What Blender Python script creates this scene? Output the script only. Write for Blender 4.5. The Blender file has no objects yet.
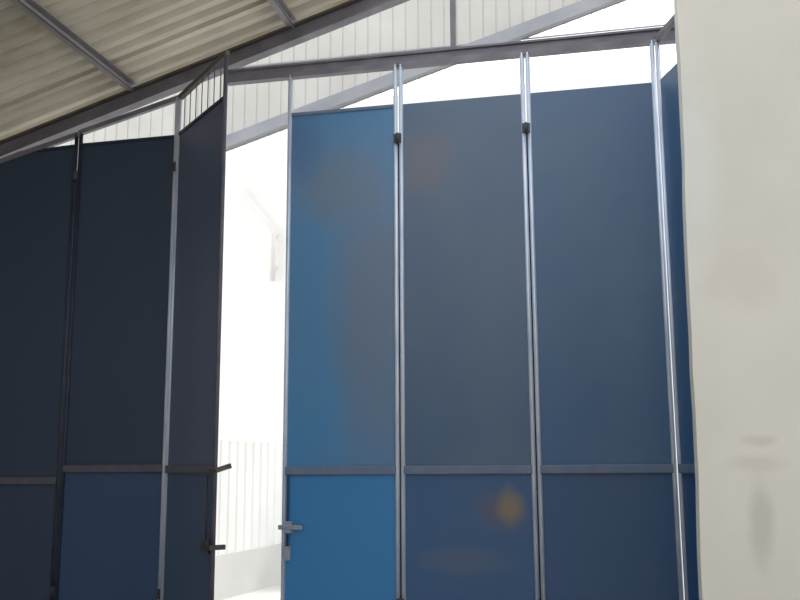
import bpy, bmesh, math, random
from math import radians as R
from mathutils import Vector, Matrix

# ---------------------------------------------------------------- camera, sky, exposure
S = bpy.context.scene
col = S.collection
cd = bpy.data.cameras.new('camera'); cam = bpy.data.objects.new('camera', cd); col.objects.link(cam)
cam.location = (0, 0, 1.6); cam.rotation_euler = (Matrix.Rotation(R(12.38), 3, 'Z') @ Matrix.Rotation(R(99.95), 3, 'X') @ Matrix.Rotation(R(-.32), 3, 'Z')).to_euler()
cd.sensor_width = 36; cd.lens = 970 / 800 * 36; cd.clip_end = 300
S.camera = cam

W = bpy.data.worlds.new('sky'); S.world = W; W.use_nodes = True
wn = W.node_tree.nodes; wl = W.node_tree.links
bg = wn['Background']
tc = wn.new('ShaderNodeTexCoord'); sx = wn.new('ShaderNodeSeparateXYZ'); cr = wn.new('ShaderNodeValToRGB')
wl.new(tc.outputs['Generated'], sx.inputs[0]); wl.new(sx.outputs['Z'], cr.inputs[0]); wl.new(cr.outputs[0], bg.inputs[0])
cr.color_ramp.elements[0].color = (1.0, .985, .96, 1); cr.color_ramp.elements[1].color = (.86, .93, 1.0, 1)
bg.inputs[1].default_value = 1.7
sd = bpy.data.lights.new('sun', 'SUN'); sd.energy = 1.2; sd.angle = R(3); sd.color = (1, .96, .9)
sun = bpy.data.objects.new('sun', sd); col.objects.link(sun); sun.rotation_euler = (R(-28), R(20), 0)

vs = S.view_settings
S.display_settings.display_device = 'sRGB'
vs.view_transform = 'Standard'; vs.look = 'None'; vs.gamma = 1; vs.use_curve_mapping = False
vs.exposure = 0.25

# ---------------------------------------------------------------- helpers
def lin(c):
    return tuple((x/255/12.92 if x/255 <= .04045 else ((x/255+.055)/1.055)**2.4) for x in c) + (1,)

def mat(name, c1, c2=None, scale=2.0, rough=.5, metal=0.0, bump=0.0, bscale=20, stretch=(1, 1, 1), spec=.5, lo=.35, hi=.7, detail=5):
    """two tones (sRGB 0-255) mixed by noise, with optional bump"""
    m = bpy.data.materials.new(name); m.use_nodes = True
    nt = m.node_tree; N = nt.nodes; L = nt.links; b = N['Principled BSDF']
    b.inputs['Roughness'].default_value = rough; b.inputs['Metallic'].default_value = metal
    b.inputs['Specular IOR Level'].default_value = spec
    t = N.new('ShaderNodeTexCoord'); mp = N.new('ShaderNodeMapping'); mp.inputs['Scale'].default_value = stretch
    L.new(t.outputs['Object'], mp.inputs[0])
    n = N.new('ShaderNodeTexNoise'); n.inputs['Scale'].default_value = scale; n.inputs['Detail'].default_value = detail
    L.new(mp.outputs[0], n.inputs['Vector'])
    r = N.new('ShaderNodeValToRGB'); r.color_ramp.elements[0].position = lo; r.color_ramp.elements[1].position = hi
    r.color_ramp.elements[0].color = lin(c1); r.color_ramp.elements[1].color = lin(c2 or c1)
    L.new(n.outputs[0], r.inputs[0]); L.new(r.outputs[0], b.inputs['Base Color'])
    if bump:
        n2 = N.new('ShaderNodeTexNoise'); n2.inputs['Scale'].default_value = bscale; n2.inputs['Detail'].default_value = 3
        L.new(mp.outputs[0], n2.inputs['Vector'])
        bp = N.new('ShaderNodeBump'); bp.inputs['Strength'].default_value = bump; bp.inputs['Distance'].default_value = .02
        L.new(n2.outputs[0], bp.inputs['Height']); L.new(bp.outputs[0], b.inputs['Normal'])
    m['ramp'] = r.name
    return m

def add_spot(m, centre, size, c, strength=.8, space='Object', noise=3.0):
    """a spot of its own soft shape on a material, laid over what is there; centre and size in object metres"""
    nt = m.node_tree; N = nt.nodes; L = nt.links; b = N['Principled BSDF']
    t = N.new('ShaderNodeTexCoord'); mp = N.new('ShaderNodeMapping'); mp.vector_type = 'POINT'
    nz = N.new('ShaderNodeTexNoise'); nz.inputs['Scale'].default_value = noise
    L.new(t.outputs[space], nz.inputs['Vector'])
    ad = N.new('ShaderNodeVectorMath'); ad.operation = 'MULTIPLY_ADD'
    sb = N.new('ShaderNodeVectorMath'); sb.operation = 'SUBTRACT'; sb.inputs[1].default_value = (.5, .5, .5)
    L.new(nz.outputs['Color'], sb.inputs[0]); L.new(sb.outputs[0], ad.inputs[0])
    ad.inputs[1].default_value = tuple(s * .6 for s in size); L.new(t.outputs[space], ad.inputs[2])
    L.new(ad.outputs[0], mp.inputs[0])
    mp.inputs['Scale'].default_value = tuple(1 / s for s in size)
    mp.inputs['Location'].default_value = tuple(-a / s for a, s in zip(centre, size))
    g = N.new('ShaderNodeTexGradient'); g.gradient_type = 'SPHERICAL'; L.new(mp.outputs[0], g.inputs[0])
    mu = N.new('ShaderNodeMath'); mu.operation = 'MULTIPLY'; mu.use_clamp = True; L.new(g.outputs['Fac'], mu.inputs[0]); mu.inputs[1].default_value = strength * 1.6
    mn = N.new('ShaderNodeMath'); mn.operation = 'MINIMUM'; L.new(mu.outputs[0], mn.inputs[0]); mn.inputs[1].default_value = strength
    mx = N.new('ShaderNodeMix'); mx.data_type = 'RGBA'
    src = b.inputs['Base Color'].links[0].from_socket
    L.new(mn.outputs[0], mx.inputs[0]); L.new(src, mx.inputs[6]); mx.inputs[7].default_value = lin(c)
    L.new(mx.outputs[2], b.inputs['Base Color'])

class MB:
    def __init__(s): s.bm = bmesh.new()
    def box(s, x0, x1, y0, y1, z0, z1, bev=0.0):
        g = bmesh.ops.create_cube(s.bm, size=1)
        for v in g['verts']:
            v.co = Vector(((x0+x1)/2 + v.co.x*(x1-x0), (y0+y1)/2 + v.co.y*(y1-y0), (z0+z1)/2 + v.co.z*(z1-z0)))
        if bev:
            es = list({e for v in g['verts'] for e in v.link_edges})
            bmesh.ops.bevel(s.bm, geom=es, offset=bev, segments=2, affect='EDGES', profile=.5)
        return s
    def bar(s, a, b, w, d, up=(0, 0, 1)):
        """square bar from a to b: w across, d along the up side"""
        a = Vector(a); b = Vector(b); t = (b-a).normalized(); u = Vector(up); q = t.cross(u).normalized(); u = q.cross(t).normalized()
        vs = []
        for p in (a, b):
            for i, j in ((-1, -1), (1, -1), (1, 1), (-1, 1)):
                vs.append(s.bm.verts.new(p + q*(w/2*i) + u*(d/2*j)))
        for f in ((3, 2, 1, 0), (4, 5, 6, 7), (0, 1, 5, 4), (1, 2, 6, 5), (2, 3, 7, 6), (3, 0, 4, 7)):
            s.bm.faces.new([vs[i] for i in f])
        return s
    def tube(s, pts, r, n=14):
        pts = [Vector(p) for p in pts]; rings = []
        for i, p in enumerate(pts):
            t = (pts[min(i+1, len(pts)-1)] - pts[max(i-1, 0)]).normalized()
            a = Vector((0, 1, 0)) if abs(t.y) < .9 else Vector((1, 0, 0))
            q = t.cross(a).normalized(); u = q.cross(t)
            rings.append([s.bm.verts.new(p + (q*math.cos(k*2*math.pi/n) + u*math.sin(k*2*math.pi/n))*r) for k in range(n)])
        for A, B in zip(rings, rings[1:]):
            for k in range(n):
                f = s.bm.faces.new((A[k], A[(k+1) % n], B[(k+1) % n], B[k])); f.smooth = True
        s.bm.faces.new(rings[0][::-1]); s.bm.faces.new(rings[-1])
        return s
    def prism(s, poly, y0, y1):
        """poly of (x, z), extruded from y0 to y1"""
        A = [s.bm.verts.new((x, y0, z)) for x, z in poly]; B = [s.bm.verts.new((x, y1, z)) for x, z in poly]
        s.bm.faces.new(A); s.bm.faces.new(B[::-1])
        for k in range(len(poly)):
            j = (k+1) % len(poly); s.bm.faces.new((A[j], A[k], B[k], B[j]))
        return s
    def build(s, name, m, parent=None):
        bmesh.ops.recalc_face_normals(s.bm, faces=s.bm.faces)
        me = bpy.data.meshes.new(name); s.bm.to_mesh(me); s.bm.free(); me.materials.append(m)
        o = bpy.data.objects.new(name, me); col.objects.link(o)
        if parent: o.parent = parent
        return o

def tag(o, label=None, cat=None, group=None, kind=None):
    for k, v in (('label', label), ('category', cat), ('group', group), ('kind', kind)):
        if v: o[k] = v
    return o

def empty(name, loc=(0, 0, 0), rz=0):
    o = bpy.data.objects.new(name, None); col.objects.link(o); o.location = loc; o.rotation_euler = (0, 0, rz); o.empty_display_size = .2
    return o

# ---------------------------------------------------------------- materials
M = {}
M['roof'] = mat('weathered_roof_sheet', (204, 196, 182), (228, 221, 208), scale=1.3, rough=.55, stretch=(1, 2.2, 1))
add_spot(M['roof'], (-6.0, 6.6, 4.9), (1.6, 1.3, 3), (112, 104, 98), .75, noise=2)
M['steel'] = mat('bare_grey_steel', (104, 102, 112), (126, 123, 132), scale=4, rough=.5, metal=.1)
M['steel_dark'] = mat('rusty_brown_steel', (78, 70, 66), (100, 92, 88), scale=5, rough=.7)
M['purlin'] = mat('galvanised_purlin', (146, 144, 150), (164, 160, 162), scale=4, rough=.5, metal=.1)
M['tube'] = mat('worn_silver_blue_tube', (182, 196, 220), (216, 223, 234), scale=2.5, rough=.3, metal=.3, stretch=(1, 1, .7))
M['rail'] = mat('pale_blue_rail_paint', (90, 108, 138), (112, 122, 144), scale=5, rough=.45)
M['rail_grey'] = mat('grey_rail_paint', (74, 74, 88), (92, 90, 102), scale=5, rough=.5)  # darker, greyer tone for the left rails and one stile
M['edge'] = mat('dark_blue_edge_strip', (30, 38, 58), (44, 54, 76), scale=5, rough=.5)
M['hinge'] = mat('dark_hinge_steel', (44, 46, 56), (66, 66, 72), scale=10, rough=.5)
M['latch'] = mat('worn_grey_latch', (130, 140, 160), (160, 165, 175), scale=10, rough=.4)
M['latch_brown'] = mat('brown_latch_steel', (62, 56, 56), (98, 90, 84), scale=10, rough=.6)
M['plaster'] = mat('off_white_plaster', (217, 215, 208), (227, 225, 220), scale=.9, rough=.9, bump=.15, bscale=7, detail=4, spec=.1)
for c, sz, cl, st in (((.92, 6.8, 1.78), (.14, .5, .05), (178, 168, 158), .3),  # first two spots: short shadows painted into the plaster colour
                      ((.90, 6.8, 1.63), (.22, .5, .07), (196, 188, 176), .35),
                      ((.90, 6.8, 1.24), (.10, .5, .36), (178, 176, 172), .45),
                      ((.86, 6.8, 2.85), (.35, .5, .25), (214, 202, 192), .35),
                      ((.62, 6.8, 3.7), (.22, .5, .9), (224, 230, 230), .6)):
    add_spot(M['plaster'], c, sz, cl, st, noise=5)
M['inner_wall'] = mat('inner_pale_wall', (170, 168, 162), (188, 186, 180), scale=1, rough=.9)
M['concrete_floor'] = mat('concrete_floor', (186, 182, 172), (204, 200, 190), scale=1.5, rough=.7, bump=.1)
M['yard'] = mat('pale_yard_concrete', (214, 210, 202), (232, 228, 222), scale=.6, rough=.9)
M['cladding'] = mat('pale_gable_cladding', (176, 175, 171), (186, 185, 181), scale=1.2, rough=.7)
M['verge'] = mat('grey_verge_channel', (128, 130, 138), (146, 148, 154), scale=2, rough=.6)
M['white_wall'] = mat('white_rendered_wall', (236, 235, 232), (246, 245, 243), scale=.8, rough=.9)
M['white_sheet'] = mat('white_corrugated_fence', (232, 231, 228), (240, 239, 237), scale=1.2, rough=.7)
M['plinth'] = mat('pale_grey_plinth', (204, 204, 200), (214, 214, 211), scale=1, rough=.9)
M['pipe'] = mat('light_grey_pipe', (224, 223, 220), (230, 229, 227), scale=3, rough=.5)

def paint(name, c, dust=(98, 114, 130), amt=.5, rough=.4):
    """blue door paint with pale dusty patches"""
    d = tuple(c[i] + (dust[i]-c[i])*amt for i in range(3))
    return mat(name, c, d, scale=.8, rough=rough, bump=.05, bscale=2.2, lo=.38, hi=.78, spec=.85, detail=3)

# ---------------------------------------------------------------- setting
def slope(x, z0, x0): return z0 + .29*(x - x0)
def rt(x): return 5.45 + .30*(x + 4.70)          # top of the rafter, also the underside of the purlins' line
X0, XR = -8.2, 2.4                                # eave, ridge
def roofz(x): return (rt(x) if x <= XR else rt(XR) - .30*(x-XR)) + .10

def st(name, mb, m): return tag(mb.build(name, m), kind='structure')
st('floor', MB().box(-8.4, 8.4, -8, 9.0, -.15, 0), M['concrete_floor'])
st('ground', MB().box(-30, 30, 9.0, 40, -.15, -.01), M['yard'])
st('wall_left', MB().box(-8.4, -8.2, -8, 8.2, 0, roofz(-8.2)-.03), M['inner_wall'])
st('wall_back', MB().prism([(-8.2, 0), (8.4, 0), (8.4, roofz(8.4)-.05), (XR, roofz(XR)-.05), (-8.2, roofz(-8.2)-.05)], -8.0, -7.8), M['inner_wall'])
# the plastered pier wall on the right, its arris a little uneven
def pier():
    mb = MB()
    random.seed(4)
    zs = [i*.25 for i in range(29)]
    top = 6.6
    front = []; back = []
    L = [(.535 + random.uniform(-.006, .006), min(z, top)) for z in zs if z < top] + [(.535, top)]
    L = [(x + .014*(z-2.6), z) for x, z in L]
    poly = L[::-1] + [(.535, 0)][:0]
    poly = poly + [(6.2, 0), (6.2, roofz(6.2)-.06), (XR, roofz(XR)-.14), (.6, roofz(.6)-.14)]
    mb.prism(poly, 6.8, 7.1)
    return mb
st('wall_right', pier(), M['plaster'])

fw2 = [(.98, 0), (8.2, 0), (8.2, roofz(8.2)-.05), (XR, roofz(XR)-.05), (.98, roofz(.98)-.05)]
st('wall_front', MB().prism(fw2, 8.2, 8.4), M['inner_wall'])
st('wall_front_left', MB().prism([(-8.2, 0), (-6.315, 0), (-6.315, rt(-6.315)-.2), (-8.2, rt(-8.2)-.2)], 8.45, 8.56), M['inner_wall'])
SKY = [(-6.8, -3.6), (-3.0, 1.0), (1.8, 4.6)]                    # y ranges of unseen roof openings, added to light the interior
def roof():
    """ribbed sheet, ribs running down the slope"""
    mb = MB(); p = .19; h = .06
    def strip(xa, xb, y0, y1):
        prof = []; y = y0
        while y < y1 - 1e-6:
            prof += [(y, 0), (y + p*.42, 0), (y + p*.56, h), (y + p*.86, h)]; y += p
        prof.append((y, 0))
        rows = []
        for y, dz in prof:
            rows.append([mb.bm.verts.new((x, y, roofz(x) + dz)) for x in (xa, xb)])
        for a, b in zip(rows, rows[1:]): mb.bm.faces.new((a[0], a[1], b[1], b[0]))
    for xa, xb in ((-8.6, XR), (XR, 8.4)):
        if xa < 0:
            strip(xa, xb, -8.1, -6.8); strip(xa, xb, -3.6, -3.0); strip(xa, xb, 1.0, 1.8); strip(xa, xb, 4.6, 5.0)
            strip(xa, -2.3, 5.0, 8.2); strip(1.5, xb, 5.0, 8.2); strip(xa, xb, 8.2, 9.1)  # opening left out of view over the doors, added to light their tops
            for y0, y1 in SKY:
                strip(xa, -4.2, y0, y1-.01)
                strip(1.6, xb, y0, y1-.01)
        else: strip(xa, xb, -8.1, 9.1)
    o = mb.build('ceiling', M['roof'])
    md = o.modifiers.new('thickness', 'SOLIDIFY'); md.thickness = .004; md.offset = 1
    tag(o, kind='structure')
roof()

# ---------------------------------------------------------------- roof steelwork
ra = MB()
a, b = (-8.1, 8.63, rt(-8.1)-.09), (XR, 8.63, rt(XR)-.09)
rf = empty('roof_rafter', (0, 8.63, 0)); tag(rf, 'grey steel rafter running up along the gable above the blue doors', 'rafter')
def rb(name, off, w, d, m):
    mb = MB(); mb.bar((-8.1, 0, rt(-8.1)+off), (XR, 0, rt(XR)+off), w, d); return mb.build(name, m, rf)
rb('top_flange', -.012, .12, .024, M['steel_dark']); rb('web', -.09, .03, .13, M['steel']); rb('bottom_flange', -.168, .12, .024, M['steel'])

labels = {-6.4: 'galvanised purlin under the roof nearest the low eave', -4.69: 'grey purlin crossing the ribbed roof at its lower end in the corner',
          -2.98: 'grey purlin meeting the rafter right of the tallest open door leaf', -1.3: 'purlin in the upper roof above the blue doors', .4: 'purlin under the upper roof beside the plastered wall'}
for i, (x, lb) in enumerate(labels.items()):
    mb = MB(); z = roofz(x) - .022
    mb.box(x-.035, x-.029, 4.65, 8.69, z-.10, z).box(x-.029, x+.04, 4.65, 8.69, z-.006, z).box(x-.029, x+.035, 4.65, 8.69, z-.10, z-.094)
    mb.box(x+.029, x+.035, 4.65, 8.69, z-.10, z-.078)
    if x in (-4.69, -2.98): tag(mb.build('purlin', M['purlin']), lb, 'purlin', 'purlins under the ribbed roof')
    else: mb.bm.free()

hb = MB().box(-3.52, .78, 8.27, 8.35, 5.28, 5.40).box(-3.52, .78, 8.25, 8.39, 5.385, 5.405)
hb.box(-1.9, -1.85, 8.35, 8.40, 5.30, 5.38)
tag(hb.build('head_beam', M['steel']), 'grey steel head beam across the top of the right-hand blue doors', 'beam')
gp = MB().box(-1.335, -1.285, 8.31, 8.36, 5.405, rt(-1.31)-.02).box(-1.335, -1.285, 8.36, 8.58, rt(-1.31)-.12, rt(-1.31)-.05)
tag(gp.build('gable_post', M['steel']), 'short grey steel post standing on the head beam', 'post')

# ---------------------------------------------------------------- the folding door leaves
H = 5.26
def leaf(a, b, label, up, lo, top=(H, H), sheet=(4.88, 4.88), mid=1.6, stiles=(1, 1), grille=0, polys=None, tube=True, hinges='r', group=None, edge=True, r=.02, cover=False, rail='steel'):
    """a leaf from floor point a to b; tubes at both sides"""
    a = Vector((*a, 0)); b = Vector((*b, 0)); w = (b-a).length
    root = empty('folding_door_leaf', a, math.atan2(b.y-a.y, b.x-a.x))
    tag(root, label, 'door', group or 'folding leaves of the tall blue doors')
    t0, t1 = top; s0, s1 = sheet
    # sheets, with a turned edge
    mb = MB(); mb.prism([(.03, mid+.03), (w-.03, mid+.03), (w-.03, s1)] + ([(w*q, z) for q, z in polys] if polys else []) + [(.03, s0)], -.002, .002)
    mb.build('upper_sheet', up, root)
    MB().box(.03, w-.03, -.002, .002, .06, mid-.03).build('lower_sheet', lo, root)
    # stiles
    for k, x, t in ((0, r, t0), (1, w-r, t1)):
        if stiles[k]:
            mb = MB(); mb.tube([(x, -.004, .04), (x, -.004, t)], r)
            mb.build('stile', M['tube'] if tube and stiles[k] == 1 else M[('edge', 'rail_grey')[stiles[k] == 3]], root)
    MB().bar((0, 0, t0), (w, 0, t1), .045, .05).build('top_rail', M[rail], root)
    mb = MB().box(.03, w-.03, -.03, .022, mid-.035, mid+.035, .006); mb.build('mid_rail', M['rail_grey' if a.x < -3 else 'rail'], root)
    MB().box(.03, w-.03, -.025, .02, .04, .10, .005).build('bottom_rail', M['rail'], root)
    if cover: MB().box(w-.035, w+.03, .030, .036, .05, 4.6).build('cover_strip', M['edge'], root)
    if edge:
        mb = MB()
        pts = [(.03, s0)] + ([(w*q, z) for q, z in polys][::-1] if polys else []) + [(w-.03, s1)]
        for p, q in zip(pts, pts[1:]): mb.bar((p[0], -.008, p[1]-.012), (q[0], -.008, q[1]-.012), .012, .03)
        mb.build('sheet_edge_rail', M['edge'] if edge == 1 else edge, root)
    if grille:
        mb = MB()
        for i in range(1, grille):
            q = i/grille; zt = t0+(t1-t0)*q; zs = s0+(s1-s0)*q
            mb.tube([(w*q, 0, zs), (w*q, 0, zt)], .005, 6)
        mb.build('grille', M['steel'], root)
    for side in hinges:
        x = w+.002 if side == 'r' else -.002
        for z in (4.55, .5):
            mb = MB().tube([(x, -.03, z-.05), (x, -.03, z+.05)], .014, 10).box(x-.035, x+.035, -.033, -.027, z-.045, z+.045)
            mb.build('hinge', M['hinge'], root)
    return root, w

P = {}
P['1u'] = paint('blue_sheet_faded', (56, 124, 176)); P['1l'] = paint('blue_sheet_bright', (32, 120, 184), amt=.1)  # lower sheet a brighter blue than the other leaves
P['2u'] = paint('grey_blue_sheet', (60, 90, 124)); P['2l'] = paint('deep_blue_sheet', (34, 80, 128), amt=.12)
P['3u'] = paint('slate_blue_sheet', (44, 88, 132)); P['3l'] = paint('dark_blue_sheet', (26, 72, 120), amt=.1)
P['nu'] = paint('shaded_upper_sheet', (24, 48, 76), dust=(48, 68, 88), amt=.2, rough=.6); P['nl'] = paint('shaded_lower_sheet', (26, 62, 106), amt=.1, rough=.6)  # dimmer light on the left leaves is put into these darker blues
P['al'] = paint('dark_shaded_sheet', (26, 50, 82), amt=.1, rough=.6)  # lower sheet of the far left leaf, its shade in the colour too
P['cu'] = paint('dusty_shaded_sheet', (60, 76, 108), dust=(92, 98, 118), amt=.5, rough=.5); P['cl'] = paint('shaded_swung_sheet', (34, 66, 104), dust=(54, 76, 104), amt=.2, rough=.5)  # swung leaf: left-side shade mixed into its blue, under the dust
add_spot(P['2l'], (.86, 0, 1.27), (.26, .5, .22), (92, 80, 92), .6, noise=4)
add_spot(P['2l'], (.92, 0, 1.30), (.14, .5, .20), (134, 120, 88), .65, noise=6)  # yellowish spot within the dull reddish one
add_spot(P['2l'], (.55, 0, .86), (.5, .5, .14), (74, 92, 122), .6, noise=3)
add_spot(P['1u'], (.45, 0, 4.15), (.5, .5, .45), (96, 112, 132), .6, noise=3)
add_spot(P['1u'], (.12, 0, 4.55), (.3, .5, .4), (56, 100, 148), .7, noise=3)
add_spot(P['1u'], (.85, 0, 3.0), (.5, .5, 1.9), (98, 112, 136), .7, noise=2)
add_spot(P['2u'], (.25, 0, 4.3), (.35, .5, .4), (100, 98, 112), .6, noise=3)

l1, w1 = leaf((-2.86, 8.2), (-1.81, 8.2), 'bright blue door leaf with a pale slide bolt beside the open gap', P['1u'], P['1l'], edge=M['rail'], cover=True)
l2, w2 = leaf((-1.80, 8.2), (-.655, 8.2), 'grey blue door leaf with a yellowish spot low down', P['2u'], P['2l'], edge=0, cover=True)
l3, w3 = leaf((-.645, 8.2), (.47, 8.2), 'plain dark blue door leaf beside the narrow folded one at the plastered wall', P['3u'], P['3l'], edge=0, hinges='')
l4, w4 = leaf((.49, 8.19), (.86, 7.17), 'narrow looking blue door leaf folded in behind the plastered wall', P['3u'], P['3l'], edge=0, hinges='')
lb, wb = leaf((-5.20, 8.52), (-4.105, 8.50), 'shaded dark blue door leaf with a sloping open top under the rafter', P['nu'], P['nl'], top=(5.00, 5.27), sheet=(4.88, 4.88), mid=1.63, grille=0, stiles=(2, 1), cover=True)
lc, wc = leaf((-4.085, 8.46), (-3.275, 7.72), 'dusty shaded blue door leaf swung inward at the left of the open gap', P['cu'], P['cl'], top=(5.25, 5.32), sheet=(4.88, 4.92), mid=1.62, grille=8, hinges='', stiles=(1, 3), rail='steel_dark')
la, wa = leaf((-6.30, 8.54), (-5.215, 8.53), 'most shaded blue door leaf under the low end of the rafter', P['nu'], P['al'], top=(4.72, 4.99), sheet=(4.66, 4.88), polys=[(.4, 4.86), (.15, 4.78)], mid=1.52, tube=False, hinges='r', cover=True)

# latch on the bright blue leaf
MB().box(-.02, .20, -.05, -.03, 1.10, 1.14, .006).box(.03, .10, -.045, -.004, 1.07, 1.17, .006).build('slide_bolt', M['latch'], l1)
MB().box(.035, .09, -.05, -.004, .84, .96, .008).build('lock_box', M['latch'], l1)
MB().tube([(.062, -.03, .96), (.062, -.03, 1.56)], .008, 8).build('bolt_rod', M['edge'], l1)
# handle, rod and bolt on the swung leaf
MB().bar((wc-.08, -.035, 1.60), (wc+.03, -.035, 1.60), .03, .035).bar((wc+.015, -.05, 1.595), (wc+.015, .12, 1.645), .03, .04).build('handle', M['latch_brown'], lc)
MB().bar((wc-.12, -.045, .98), (wc+.03, -.045, .98), .03, .035).bar((wc+.015, -.06, .98), (wc+.015, .085, .98), .035, .04).box(wc-.16, wc-.05, -.06, -.004, .92, 1.04, .006).build('slide_bolt', M['hinge'], lc)
MB().tube([(wc-.10, -.035, 1.04), (wc-.10, -.035, 1.56)], .008, 8).build('bolt_rod', M['hinge'], lc)

# ---------------------------------------------------------------- outside: the open gable frame beyond
def oz(x): return 6.31 + .295*(x + 5.46)
og = empty('open_gable_frame', (-1, 13, 0)); tag(og, 'pale clad gable with a sloping grey lower edge seen beyond the doors', 'building')
def cladding():
    mb = MB(); xa, xb = -9.0, 4.0; p = .19; x = xa; prof = []
    while x < xb:
        prof += [(x, 0), (x+p*.84, 0), (x+p*.88, .010), (x+p*.96, .010)]; x += p
    rows = []
    for x, dy in prof:
        rows.append([mb.bm.verts.new((x+1, dy, oz(x))), mb.bm.verts.new((x+1, dy, 10.6))])
    for q, s in zip(rows, rows[1:]): mb.bm.faces.new((q[0], s[0], s[1], q[1]))
    o = mb.build('cladding', M['cladding'], og); md = o.modifiers.new('t', 'SOLIDIFY'); md.thickness = .01
cladding()
MB().bar((-8, -.08, oz(-9)+.10), (5, -.08, oz(4)+.09), .10, .18).build('verge_beam', M['verge'], og)
for x in (-7.4, 4.4):
    MB().box(x-.1, x+.1, .05, .25, 0, oz(x-1)+.15).build('column', M['verge'], og)
mb = MB()
for z in (7.6, 8.5, 9.4): mb.box(-8, 5, -.02, -.005, z, z+.02)
mb.build('sheet_lap', M['verge'], og)

fw = MB().box(-16, 8, 18.0, 18.25, 0, 9.0)
tag(fw.build('boundary_wall', M['white_wall']), 'sunlit white rendered wall far behind the open gap', 'wall', kind='thing')
def fx(y): return -4.96 + (y-12.02)*.086
def fence():
    mb = MB(); ya, yb = 9.6, 17.6; p = .24; y = ya; prof = []
    while y < yb:
        prof += [(y, 0), (y+p*.5, 0), (y+p*.62, -.014), (y+p*.88, -.014)]; y += p
    rows = [[mb.bm.verts.new((fx(y)-.07+dx, y, .55)), mb.bm.verts.new((fx(y)-.07+dx, y, 2.0))] for y, dx in prof]
    for q, s in zip(rows, rows[1:]): mb.bm.faces.new((q[0], s[0], s[1], q[1]))
    o = mb.build('ribbed_fence', M['white_sheet']); md = o.modifiers.new('t', 'SOLIDIFY'); md.thickness = .01
    tag(o, 'white ribbed sheet fence standing low beyond the open gap', 'fence')
fence()
mb = MB(); mb.bar((fx(9.6)-.1, 9.6, .27), (fx(17.6)-.1, 17.6, .27), .2, .56)
tag(mb.build('fence_plinth', M['plinth']), 'pale grey plinth along the foot of the white fence', 'plinth')
dp = MB().tube([(-7.9, 17.85, 8.0), (-7.55, 17.85, 7.6), (-6.55, 17.85, 6.35), (-6.5, 17.85, 6.2), (-6.5, 17.85, 5.3)], .06, 10)
for z in (5.6, 6.25): dp.box(-6.55, -6.45, 17.85, 18.0, z-.03, z+.03)
tag(dp.build('drain_pipe', M['pipe']), 'faint grey pipe running diagonally down the far white wall', 'pipe')
